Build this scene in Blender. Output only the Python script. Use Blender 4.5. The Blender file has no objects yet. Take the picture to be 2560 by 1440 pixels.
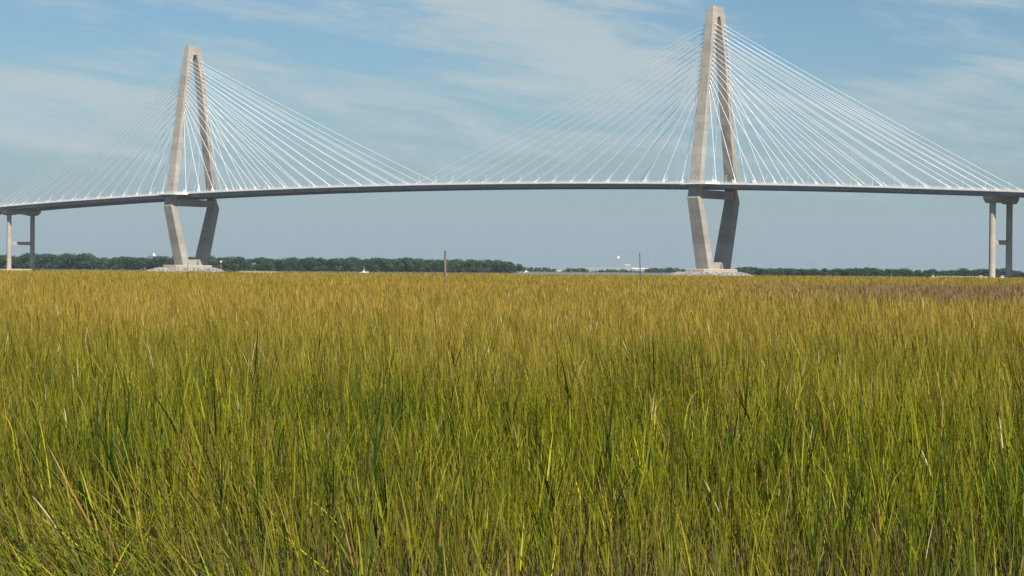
import bpy, bmesh, math, random
import numpy as np
from mathutils import Matrix, Vector

scene = bpy.context.scene
COL = scene.collection
rnd = random.Random(7)
rng = np.random.default_rng(11)

# ------------------------------------------------------------------ camera
EYE = 5.3                       # metres above the river
F_PX = 5286.0                   # focal length in pixels of a 2560 wide frame
cam_d = bpy.data.cameras.new('camera')
cam_d.sensor_width = 36.0
cam_d.lens = 36.0 * F_PX / 2560.0
cam_d.clip_start = 0.5
cam_d.clip_end = 40000.0
cam = bpy.data.objects.new('camera', cam_d)
COL.objects.link(cam)
cam.matrix_world = (Matrix.Translation((0, 0, EYE))
                    @ Matrix.Rotation(math.radians(90) - math.atan(49.4 / F_PX), 4, 'X')
                    @ Matrix.Rotation(0.0077, 4, 'Z'))
scene.camera = cam

# ------------------------------------------------------------------ sun, sky, exposure
TH = 0.6245                                    # plan angle of the bridge
SUN = Vector((math.cos(TH) * 1.0 - math.sin(TH) * 0.5,
              -math.sin(TH) * 1.0 - math.cos(TH) * 0.5, 1.0)).normalized()
sl = bpy.data.lights.new('sun', 'SUN')
sl.energy = 5.0
sl.angle = math.radians(0.53)
sl.color = (1.0, 0.93, 0.83)
so = bpy.data.objects.new('sun', sl)
COL.objects.link(so)
so.rotation_euler = SUN.to_track_quat('Z', 'Y').to_euler()
so.location = (0, -50, 120)

world = bpy.data.worlds.new('World')
scene.world = world
world.use_nodes = True
wt = world.node_tree
wt.nodes.clear()


def wn(kind, **kw):
    n = wt.nodes.new(kind)
    for k, v in kw.items():
        setattr(n, k, v)
    return n


def math_node(tree, op, a, b=None, c=None, clamp=False):
    n = tree.nodes.new('ShaderNodeMath')
    n.operation = op
    n.use_clamp = clamp
    for i, v in enumerate((a, b, c)):
        if v is None:
            continue
        if isinstance(v, (int, float)):
            n.inputs[i].default_value = v
        else:
            tree.links.new(v, n.inputs[i])
    return n.outputs[0]


sky = wn('ShaderNodeTexSky', sky_type='NISHITA', sun_disc=False)
sky.sun_elevation = math.asin(SUN.z)
sky.sun_rotation = math.atan2(SUN.x, SUN.y)
sky.altitude = 0.0
sky.air_density = 1.0
sky.dust_density = 0.6
sky.ozone_density = 2.5
tc = wn('ShaderNodeTexCoord')
sx = wn('ShaderNodeSeparateXYZ')
wt.links.new(tc.outputs['Generated'], sx.inputs[0])
AZ = math_node(wt, 'ARCTAN2', sx.outputs[0], sx.outputs[1])
EL = math_node(wt, 'ARCSINE', sx.outputs[2])


def streak(scale_az, scale_el, tilt, detail, seed, rough=0.55):
    """fibrous cirrus: noise on the direction's azimuth and elevation, tilted"""
    ca, sa = math.cos(tilt), math.sin(tilt)
    u = math_node(wt, 'ADD', math_node(wt, 'MULTIPLY', AZ, ca), math_node(wt, 'MULTIPLY', EL, sa))
    v = math_node(wt, 'SUBTRACT', math_node(wt, 'MULTIPLY', EL, ca), math_node(wt, 'MULTIPLY', AZ, sa))
    c = wn('ShaderNodeCombineXYZ')
    wt.links.new(math_node(wt, 'MULTIPLY', u, scale_az), c.inputs[0])
    wt.links.new(math_node(wt, 'MULTIPLY', v, scale_el), c.inputs[1])
    c.inputs[2].default_value = seed
    n = wn('ShaderNodeTexNoise')
    n.inputs['Scale'].default_value = 1.0
    n.inputs['Detail'].default_value = detail
    n.inputs['Roughness'].default_value = rough
    n.inputs['Distortion'].default_value = 0.35
    wt.links.new(c.outputs[0], n.inputs['Vector'])
    return n.outputs['Fac']


def bank(x, y, rx, ry, tilt, amp):
    """one cloud bank: a soft ellipse around a bearing and an elevation (degrees)"""
    a0, e0 = math.radians(x), math.radians(y)
    t = math.radians(tilt)
    da = math_node(wt, 'SUBTRACT', AZ, a0)
    de = math_node(wt, 'SUBTRACT', EL, e0)
    u = math_node(wt, 'ADD', math_node(wt, 'MULTIPLY', da, math.cos(t)), math_node(wt, 'MULTIPLY', de, math.sin(t)))
    v = math_node(wt, 'SUBTRACT', math_node(wt, 'MULTIPLY', de, math.cos(t)), math_node(wt, 'MULTIPLY', da, math.sin(t)))
    u = math_node(wt, 'MULTIPLY', u, 1 / math.radians(rx))
    v = math_node(wt, 'MULTIPLY', v, 1 / math.radians(ry))
    r = math_node(wt, 'ADD', math_node(wt, 'MULTIPLY', u, u), math_node(wt, 'MULTIPLY', v, v))
    g = math_node(wt, 'EXPONENT', math_node(wt, 'MULTIPLY', r, -1.0))
    return math_node(wt, 'MULTIPLY', g, amp)


fib = streak(12, 75, -0.16, 9.0, 3.1, 0.66)
broad = streak(4, 17, -0.1, 4.0, 8.4, 0.5)
dens = math_node(wt, 'ADD', math_node(wt, 'MULTIPLY', fib, 2.3), math_node(wt, 'MULTIPLY', broad, 1.1))
dens = math_node(wt, 'SUBTRACT', dens, 1.48)
for b in [
        # bearing, elevation, half widths, tilt, amount
        (0.3, 6.3, 4.2, 0.9, -14, 0.56), (2.0, 5.4, 1.8, 0.55, -8, 0.30), (-2.0, 7.4, 3.0, 0.6, -10, 0.30),
        (3.0, 7.6, 3.4, 0.9, 0, 0.44), (-3.0, 4.6, 4.0, 0.8, -6, 0.16), (4.5, 4.6, 3.0, 0.8, -8, 0.2),
        (-12.0, 4.6, 3.4, 0.9, 6, 0.30), (-5.2, 4.4, 1.5, 0.3, 4, 0.22), (-8.5, 7.6, 2.4, 0.3, 8, 0.18),
        (12.4, 5.2, 2.4, 0.55, 12, 0.40), (12.6, 7.5, 2.6, 0.45, 0, 0.34), (9.0, 6.9, 1.6, 0.2, -12, 0.16),
        (-10.6, 6.3, 3.0, 0.55, 4, -0.34), (-4.5, 5.9, 2.0, 0.8, -16, -0.30), (8.2, 6.1, 2.3, 1.4, -24, -0.62),
        (0.0, 3.9, 30.0, 1.7, 0, 0.24)]:
    dens = math_node(wt, 'ADD', dens, bank(*b))
mask = wn('ShaderNodeMapRange', interpolation_type='SMOOTHSTEP')
mask.inputs['From Min'].default_value = 0.05
mask.inputs['From Max'].default_value = 0.95
mask.inputs['To Max'].default_value = 0.95
wt.links.new(dens, mask.inputs['Value'])
# thin moisture layer that whitens the lowest few degrees
low = wn('ShaderNodeMapRange', interpolation_type='SMOOTHSTEP')
low.inputs['From Min'].default_value = math.radians(6.5)
low.inputs['From Max'].default_value = math.radians(-0.5)
low.inputs['To Max'].default_value = 0.92
wt.links.new(EL, low.inputs['Value'])
SKY_K = 0.05
tint = wn('ShaderNodeMix', data_type='RGBA', blend_type='MULTIPLY')
tint.inputs['Factor'].default_value = 1.0
wt.links.new(sky.outputs['Color'], tint.inputs[6])
tint.inputs[7].default_value = (0.775, 1.0, 1.13, 1)
mist = wn('ShaderNodeMix', data_type='RGBA')
wt.links.new(low.outputs[0], mist.inputs['Factor'])
wt.links.new(tint.outputs[2], mist.inputs[6])
mist.inputs[7].default_value = (3.85, 5.25, 6.2, 1)
mixc = wn('ShaderNodeMix', data_type='RGBA')
fade = wn('ShaderNodeMapRange', interpolation_type='SMOOTHSTEP')
fade.inputs['From Min'].default_value = math.radians(1.0)
fade.inputs['From Max'].default_value = math.radians(3.4)
wt.links.new(EL, fade.inputs['Value'])
wt.links.new(math_node(wt, 'MULTIPLY', mask.outputs[0], fade.outputs[0]), mixc.inputs['Factor'])
wt.links.new(mist.outputs[2], mixc.inputs[6])
mixc.inputs[7].default_value = (6.3, 7.6, 8.2, 1)
bg = wn('ShaderNodeBackground')
bg.inputs['Strength'].default_value = SKY_K
wt.links.new(mixc.outputs[2], bg.inputs['Color'])
wo = wn('ShaderNodeOutputWorld')
wt.links.new(bg.outputs[0], wo.inputs['Surface'])

scene.view_settings.view_transform = 'Standard'
scene.view_settings.look = 'None'
scene.view_settings.gamma = 1.0
scene.view_settings.exposure = 0.56
scene.render.engine = 'CYCLES'
scene.cycles.max_bounces = 6
scene.cycles.volume_bounces = 0
scene.cycles.transparent_max_bounces = 8


# ------------------------------------------------------------------ materials
def new_mat(name):
    m = bpy.data.materials.new(name)
    m.use_nodes = True
    t = m.node_tree
    return m, t, t.nodes['Principled BSDF']


def noise_mat(name, c0, c1, scale, rough=0.8, detail=6, stretch=(1, 1, 1), bump=0.0, spec=0.3, metal=0.0,
              lo=0.3, hi=0.7):
    m, t, p = new_mat(name)
    tcn = t.nodes.new('ShaderNodeTexCoord')
    mp = t.nodes.new('ShaderNodeMapping')
    mp.inputs['Scale'].default_value = stretch
    t.links.new(tcn.outputs['Object'], mp.inputs['Vector'])
    n = t.nodes.new('ShaderNodeTexNoise')
    n.inputs['Scale'].default_value = scale
    n.inputs['Detail'].default_value = detail
    t.links.new(mp.outputs[0], n.inputs['Vector'])
    r = t.nodes.new('ShaderNodeValToRGB')
    r.color_ramp.elements[0].position = lo
    r.color_ramp.elements[1].position = hi
    r.color_ramp.elements[0].color = (*c0, 1)
    r.color_ramp.elements[1].color = (*c1, 1)
    t.links.new(n.outputs['Fac'], r.inputs['Fac'])
    t.links.new(r.outputs['Color'], p.inputs['Base Color'])
    p.inputs['Roughness'].default_value = rough
    p.inputs['Specular IOR Level'].default_value = spec
    p.inputs['Metallic'].default_value = metal
    if bump:
        b = t.nodes.new('ShaderNodeBump')
        b.inputs['Strength'].default_value = bump
        t.links.new(n.outputs['Fac'], b.inputs['Height'])
        t.links.new(b.outputs[0], p.inputs['Normal'])
    return m


def concrete_mat(name, c0, c1, lift):
    """cast concrete: blotches, run-off streaks and the joint of every pour"""
    m, t, p = new_mat(name)
    tcn = t.nodes.new('ShaderNodeTexCoord')

    def noise(stretch, scale, detail):
        mp = t.nodes.new('ShaderNodeMapping')
        mp.inputs['Scale'].default_value = stretch
        t.links.new(tcn.outputs['Object'], mp.inputs['Vector'])
        n = t.nodes.new('ShaderNodeTexNoise')
        n.inputs['Scale'].default_value = scale
        n.inputs['Detail'].default_value = detail
        t.links.new(mp.outputs[0], n.inputs['Vector'])
        return n.outputs['Fac']
    blot = noise((1, 1, 1), 0.09, 6)
    run = noise((1, 1, 0.05), 0.9, 5)
    s = t.nodes.new('ShaderNodeSeparateXYZ')
    t.links.new(tcn.outputs['Object'], s.inputs[0])
    lift_id = math_node(t, 'FLOOR', math_node(t, 'MULTIPLY', s.outputs[2], 1 / lift))
    wn_ = t.nodes.new('ShaderNodeTexWhiteNoise')
    wn_.noise_dimensions = '1D'
    t.links.new(lift_id, wn_.inputs['W'])
    fac = math_node(t, 'ADD', math_node(t, 'MULTIPLY', blot, 0.55), math_node(t, 'MULTIPLY', run, 0.45))
    fac = math_node(t, 'ADD', fac, math_node(t, 'MULTIPLY', wn_.outputs['Value'], 0.14))
    r = t.nodes.new('ShaderNodeValToRGB')
    r.color_ramp.elements[0].position = 0.36
    r.color_ramp.elements[1].position = 0.80
    r.color_ramp.elements[0].color = (*c0, 1)
    r.color_ramp.elements[1].color = (*c1, 1)
    t.links.new(fac, r.inputs['Fac'])
    fr = math_node(t, 'FRACT', math_node(t, 'MULTIPLY', s.outputs[2], 1 / lift))
    line = math_node(t, 'LESS_THAN', fr, 0.28 / lift)
    mx = t.nodes.new('ShaderNodeMix')
    mx.data_type = 'RGBA'
    mx.blend_type = 'MULTIPLY'
    t.links.new(math_node(t, 'MULTIPLY', line, 0.34), mx.inputs['Factor'])
    t.links.new(r.outputs['Color'], mx.inputs[6])
    mx.inputs[7].default_value = (0.45, 0.43, 0.40, 1)
    t.links.new(mx.outputs[2], p.inputs['Base Color'])
    p.inputs['Roughness'].default_value = 0.85
    p.inputs['Specular IOR Level'].default_value = 0.2
    return m


M_CONC = concrete_mat('cast concrete', (0.24, 0.221, 0.192), (0.415, 0.379, 0.328), 5.2)
M_PIER = concrete_mat('pier concrete', (0.29, 0.25, 0.205), (0.43, 0.375, 0.305), 9.0)
M_STEEL = noise_mat('grey girder paint', (0.19, 0.20, 0.205), (0.27, 0.28, 0.285), 0.12, 0.55, stretch=(1, 1, 2))
M_SLAB = noise_mat('pale deck concrete', (0.44, 0.41, 0.37), (0.60, 0.57, 0.52), 0.4, 0.8)
M_ROAD = noise_mat('asphalt', (0.05, 0.05, 0.05), (0.075, 0.073, 0.07), 0.8, 0.9)
M_WHITE = noise_mat('white paint', (0.74, 0.73, 0.70), (0.82, 0.81, 0.79), 0.5, 0.45)
M_CABLE = noise_mat('white cable sheath', (0.80, 0.80, 0.78), (0.88, 0.88, 0.86), 0.2, 0.4, spec=0.5)
M_DARK = noise_mat('dark metal', (0.03, 0.03, 0.032), (0.055, 0.055, 0.055), 2.0, 0.5)
M_GLASS = noise_mat('dark glazing', (0.02, 0.025, 0.03), (0.04, 0.045, 0.05), 0.8, 0.12, spec=0.6)
M_RUBBER = noise_mat('tyre rubber', (0.015, 0.015, 0.015), (0.03, 0.03, 0.03), 4.0, 0.8)
M_ROCK = noise_mat('pale riprap stone', (0.12, 0.115, 0.108), (0.39, 0.37, 0.35), 0.55, 0.9, detail=4, lo=0.38, hi=0.62)
M_WOOD = noise_mat('weathered piling', (0.12, 0.085, 0.065), (0.27, 0.20, 0.16), 6.0, 0.85, stretch=(1, 1, 0.12), bump=0.4)
M_MUD = noise_mat('marsh mud', (0.022, 0.019, 0.014), (0.055, 0.045, 0.030), 1.7, 0.85, bump=0.3)
M_SAND = noise_mat('pale sand', (0.42, 0.37, 0.30), (0.55, 0.49, 0.40), 0.3, 0.9)
M_BARK = noise_mat('bark', (0.05, 0.04, 0.032), (0.11, 0.09, 0.07), 0.9, 0.9)
M_LAND = noise_mat('shore soil', (0.06, 0.06, 0.035), (0.12, 0.11, 0.065), 0.05, 0.9)


def water_mat():
    m, t, p = new_mat('river water')
    p.inputs['Base Color'].default_value = (0.035, 0.045, 0.045, 1)
    p.inputs['Roughness'].default_value = 0.18
    p.inputs['IOR'].default_value = 1.33
    tcn = t.nodes.new('ShaderNodeTexCoord')
    n = t.nodes.new('ShaderNodeTexNoise')
    n.inputs['Scale'].default_value = 0.35
    n.inputs['Detail'].default_value = 4
    t.links.new(tcn.outputs['Object'], n.inputs['Vector'])
    b = t.nodes.new('ShaderNodeBump')
    b.inputs['Strength'].default_value = 0.5
    b.inputs['Distance'].default_value = 0.4
    t.links.new(n.outputs['Fac'], b.inputs['Height'])
    t.links.new(b.outputs[0], p.inputs['Normal'])
    return m


M_WATER = water_mat()


def leaf_mat(name, c0, c1, c2):
    """foliage: every leaf clump (mesh island) has a green of its own, every tree another"""
    m, t, p = new_mat(name)
    g = t.nodes.new('ShaderNodeNewGeometry')
    oi = t.nodes.new('ShaderNodeObjectInfo')
    f = math_node(t, 'ADD', math_node(t, 'MULTIPLY', g.outputs['Random Per Island'], 0.6),
                  math_node(t, 'MULTIPLY', oi.outputs['Random'], 0.4))
    r = t.nodes.new('ShaderNodeValToRGB')
    r.color_ramp.elements[0].color = (*c0, 1)
    r.color_ramp.elements[1].color = (*c2, 1)
    e = r.color_ramp.elements.new(0.5)
    e.color = (*c1, 1)
    t.links.new(f, r.inputs['Fac'])
    t.links.new(r.outputs['Color'], p.inputs['Base Color'])
    p.inputs['Roughness'].default_value = 0.6
    p.inputs['Specular IOR Level'].default_value = 0.25
    return m


M_LEAF = leaf_mat('broadleaf foliage', (0.008, 0.034, 0.019), (0.016, 0.054, 0.026), (0.032, 0.082, 0.034))


def grass_mat():
    m, t, p = new_mat('cordgrass')
    a = t.nodes.new('ShaderNodeAttribute')
    a.attribute_name = 'hue'
    t.links.new(a.outputs['Color'], p.inputs['Base Color'])
    p.inputs['Roughness'].default_value = 0.55
    p.inputs['Specular IOR Level'].default_value = 0.05
    tr = t.nodes.new('ShaderNodeBsdfTranslucent')
    t.links.new(a.outputs['Color'], tr.inputs['Color'])
    mx = t.nodes.new('ShaderNodeMixShader')
    mx.inputs[0].default_value = 0.13
    t.links.new(p.outputs[0], mx.inputs[1])
    t.links.new(tr.outputs[0], mx.inputs[2])
    t.links.new(mx.outputs[0], t.nodes['Material Output'].inputs['Surface'])
    return m


M_GRASS = grass_mat()


# ------------------------------------------------------------------ helpers
class MB:
    """collects shapes and links them as one mesh object"""

    def __init__(self):
        self.v, self.f, self.m = [], [], []

    def add(self, vs, fs, mi=0):
        o = len(self.v)
        self.v.extend([tuple(x) for x in vs])
        self.f.extend([tuple(i + o for i in f) for f in fs])
        self.m.extend([mi] * len(fs))

    def box(self, c, d, mi=0, taper=1.0):
        x, y, z = c
        a, b, h = d[0] / 2, d[1] / 2, d[2] / 2
        vs = [(x + sx * a * k, y + sy * b * k, z + sz * h)
              for sz, k in ((-1, 1), (1, taper)) for sx, sy in ((-1, -1), (1, -1), (1, 1), (-1, 1))]
        self.add(vs, [(3, 2, 1, 0), (4, 5, 6, 7), (0, 1, 5, 4), (1, 2, 6, 5), (2, 3, 7, 6), (3, 0, 4, 7)], mi)

    def loft(self, rings, mi=0, cap=True):
        n = len(rings[0])
        o = len(self.v)
        for r in rings:
            self.v.extend([tuple(p) for p in r])
        fs = []
        for k in range(len(rings) - 1):
            for i in range(n):
                j = (i + 1) % n
                fs.append((o + k * n + i, o + k * n + j, o + (k + 1) * n + j, o + (k + 1) * n + i))
        if cap:
            fs.append(tuple(o + i for i in reversed(range(n))))
            fs.append(tuple(o + (len(rings) - 1) * n + i for i in range(n)))
        self.f.extend(fs)
        self.m.extend([mi] * len(fs))

    def tube(self, pts, rad, n=8, mi=0):
        pts = [Vector(p) for p in pts]
        rings = []
        for i, p in enumerate(pts):
            d = (pts[min(i + 1, len(pts) - 1)] - pts[max(i - 1, 0)]).normalized()
            u = d.orthogonal().normalized() if abs(d.z) > 0.99 else Vector((0, 0, 1)).cross(d).normalized()
            w = d.cross(u)
            r = rad[i] if isinstance(rad, (list, tuple)) else rad
            rings.append([p + u * (r * math.cos(2 * math.pi * k / n)) + w * (r * math.sin(2 * math.pi * k / n))
                          for k in range(n)])
        self.loft(rings, mi)

    def mesh(self, name, mats, smooth=False):
        me = bpy.data.meshes.new(name)
        me.from_pydata(self.v, [], self.f)
        for m in (mats if isinstance(mats, (list, tuple)) else [mats]):
            me.materials.append(m)
        if any(self.m):
            me.polygons.foreach_set('material_index', self.m)
        if smooth:
            me.polygons.foreach_set('use_smooth', [True] * len(self.f))
        me.update()
        return me

    def build(self, name, mats, parent=None, smooth=False):
        o = bpy.data.objects.new(name, self.mesh(name, mats, smooth))
        COL.objects.link(o)
        o.parent = parent
        return o


def tag(o, label, cat, group=None, kind=None):
    if label:
        o['label'] = label
    if cat:
        o['category'] = cat
    if group:
        o['group'] = group
    if kind:
        o['kind'] = kind
    return o


def empty(name, loc, rz=0.0):
    o = bpy.data.objects.new(name, None)
    COL.objects.link(o)
    o.location = loc
    o.rotation_euler = (0, 0, rz)
    o.empty_display_size = 1
    return o


def kids(o):
    return [c for c in COL.objects if c.parent == o]


def copy_tree(o, parent=None):
    c = o.copy()
    COL.objects.link(c)
    c.parent = parent
    for ch in kids(o):
        copy_tree(ch, c)
    return c


def bearing(px, dist):
    """point on the ground plan at a bearing (pixels of the 2560 frame) and a distance"""
    return ((px - 1280.0) / F_PX * dist, dist)


def rect(z, t, w, d, s=0.0, ch=0.3):
    """octagonal (chamfered) horizontal section: w across (y), d along (x)"""
    a, b = d / 2, w / 2
    return [(s - a + ch, t - b, z), (s + a - ch, t - b, z), (s + a, t - b + ch, z), (s + a, t + b - ch, z),
            (s + a - ch, t + b, z), (s - a + ch, t + b, z), (s - a, t + b - ch, z), (s - a, t - b + ch, z)]


# ------------------------------------------------------------------ ground, river, far banks
G_Z = EYE - 2.4
BR_Z = 1.4


def marsh_edge(x):
    return 500 - 0.05 * x + 14 * math.sin(x * 0.021) + 7 * math.sin(x * 0.067 + 1) + 4 * math.sin(x * 0.19)


def build_ground():
    mb = MB()
    xs = [-7000, -2500, -900] + [-500 + 12.5 * i for i in range(81)] + [900, 2500, 7000]
    rows = [lambda x: -60.0, lambda x: 0.0, lambda x: 30.0, lambda x: 90.0, lambda x: 220.0,
            lambda x: marsh_edge(x) - 6, lambda x: marsh_edge(x) + 6, lambda x: 700.0, lambda x: 2200.0, lambda x: 7000.0]
    zs = [G_Z, G_Z, G_Z, G_Z, G_Z, G_Z - 0.3, -0.6, -1.2, -1.2, -1.2]
    vs = []
    for fy, z in zip(rows, zs):
        for x in xs:
            vs.append((x, fy(x), z))
    n = len(xs)
    fs = [(r * n + i, r * n + i + 1, (r + 1) * n + i + 1, (r + 1) * n + i)
          for r in range(len(rows) - 1) for i in range(n - 1)]
    mb.add(vs, fs)
    tag(mb.build('ground', M_MUD), None, None, kind='structure')
    w = MB()
    w.add([(-7000, 470, 0), (7000, 470, 0), (7000, 7000, 0), (-7000, 7000, 0)], [(0, 1, 2, 3)])
    tag(w.build('water', M_WATER), None, None, kind='structure')


build_ground()


def bank_strip(name, px0, px1, d0, d1, z, mat, step=24):
    """a low shore: gentle rise from below the water"""
    mb = MB()
    n = max(4, int(abs(px1 - px0) / step))
    vs = []
    for j, (dd, zz) in enumerate(((0, -0.5), (10, z * 0.7), (40, z), (max(60, d1), z), (max(60, d1) + 30, -0.5))):
        for i in range(n + 1):
            px = px0 + (px1 - px0) * i / n
            x, y = bearing(px, d0 + dd + 8 * math.sin(px * 0.013) + 4 * math.sin(px * 0.05))
            vs.append((x, y, zz if 0 < i < n else -0.5))
    fs = [(r * (n + 1) + i, r * (n + 1) + i + 1, (r + 1) * (n + 1) + i + 1, (r + 1) * (n + 1) + i)
          for r in range(4) for i in range(n)]
    mb.add(vs, fs)
    return tag(mb.build(name, mat), None, None, kind='structure')


bank_strip('far_bank', -420, 1300, 1940, 320, 0.8, M_LAND)
bank_strip('far_bank', 1258, 1750, 2860, 300, 0.8, M_LAND)
bank_strip('far_bank', 1200, 2200, 4000, 1800, 1.5, M_LAND)
bank_strip('far_bank', 1790, 2980, 1700, 320, 0.9, M_LAND)
bank_strip('sandbar', 575, 705, 1690, 30, 1.0, M_SAND, 12)

# ------------------------------------------------------------------ the bridge
DX, DY = math.cos(TH), -math.sin(TH)
bridge = empty('cable_stayed_bridge', (-59.85, 1517.36, BR_Z), -TH)
tag(bridge, 'long cable-stayed bridge with two diamond towers and white fan cables across the river', 'bridge')
S_T, S_P = 235.6, 433.6


def deck_z(s):
    return 62.4 - 5.6e-5 * s * s if abs(s) < 460 else 62.4 - 5.6e-5 * 460 ** 2 - 0.0515 * (abs(s) - 460)


def strip(t0, t1, za, zb, mat, name, parent, s0=-640, s1=640, step=14.7):
    """a prism that follows the deck's curve; za, zb relative to the road surface"""
    mb = MB()
    n = int(round((s1 - s0) / step))
    rings = []
    for i in range(n + 1):
        s = s0 + (s1 - s0) * i / n
        z = deck_z(s)
        rings.append([(s, t0, z + za), (s, t1, z + za), (s, t1, z + zb), (s, t0, z + zb)])
    mb.loft(rings)
    return mb.build(name, mat, parent)


slab = strip(-20.6, 20.6, -0.42, 0.0, M_SLAB, 'deck', bridge)
strip(-15.6, 19.0, 0.004, 0.03, M_ROAD, 'roadway', slab)
for t in (-19.0, 19.0):
    mb = MB()
    n = 88
    for za, zb, hw in ((-2.75, -2.68, 0.45), (-2.68, -0.43, 0.12)):
        rings = []
        for i in range(n + 1):
            s = -640 + 1280 * i / n
            z = deck_z(s)
            rings.append([(s, t - hw, z + za), (s, t + hw, z + za), (s, t + hw, z + zb), (s, t - hw, z + zb)])
        mb.loft(rings)
    s = -640
    while s <= 640:                                  # web stiffeners
        mb.box((s, t - 0.26, deck_z(s) - 1.55), (0.1, 0.28, 2.2))
        s += 4.9
    mb.build('edge_girder', M_STEEL, slab)
mb = MB()
s = -637.0
while s < 640:
    mb.box((s, 0, deck_z(s) - 1.28), (0.35, 37.6, 1.7))
    s += 4.9
tag(mb.build('floor_beam', M_STEEL, slab), None, None, kind='stuff')
for t in (-16.0, 19.4):
    strip(t - 0.2, t + 0.2, 0.0, 1.05, M_SLAB, 'barrier', slab)
# walkway railing on the near edge, parapet on the far edge
for t, hgt, gap in ((-20.4, 1.6, 1.96), (20.4, 1.3, 4.9)):
    mb = MB()
    n = 88
    for za, zb, hw in ((0.0, 0.62, 0.16), (0.82, 0.90, 0.04), (1.06, 1.12, 0.04), (hgt - 0.14, hgt, 0.07)):
        rings = []
        for i in range(n + 1):
            s = -640 + 1280 * i / n
            z = deck_z(s)
            rings.append([(s, t - hw, z + za), (s, t + hw, z + za), (s, t + hw, z + zb), (s, t - hw, z + zb)])
        mb.loft(rings)
    s = -640
    while s <= 640:
        mb.box((s, t, deck_z(s) + hgt / 2 + 0.1), (0.16, 0.12, hgt))
        s += gap
    mb.build('railing', M_WHITE, slab)


def leg_mesh(sections, sign):
    mb = MB()
    mb.loft([rect(z, sign * t, w, d) for z, t, w, d in sections])
    return mb


UP = [(50.0, 23.8, 6.2, 8.5), (53.5, 23.4, 5.3, 8.3), (59.4, 22.6, 4.6, 8.1), (101.0, 15.95, 4.6, 7.4),
      (140.0, 9.75, 4.6, 6.9), (153.0, 7.6, 4.9, 6.5), (168.6, 4.6, 5.9, 5.8)]
LOW = [(4.4, 10.3, 7.4, 9.7), (28.0, 17.3, 6.8, 9.1), (49.99, 23.8, 6.2, 8.5)]


def leg_at(z):
    for a, b in zip(UP, UP[1:]):
        if a[0] <= z <= b[0]:
            k = (z - a[0]) / (b[0] - a[0])
            return a[1] + (b[1] - a[1]) * k, a[3] + (b[3] - a[3]) * k
    return UP[-1][1], UP[-1][3]


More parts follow.
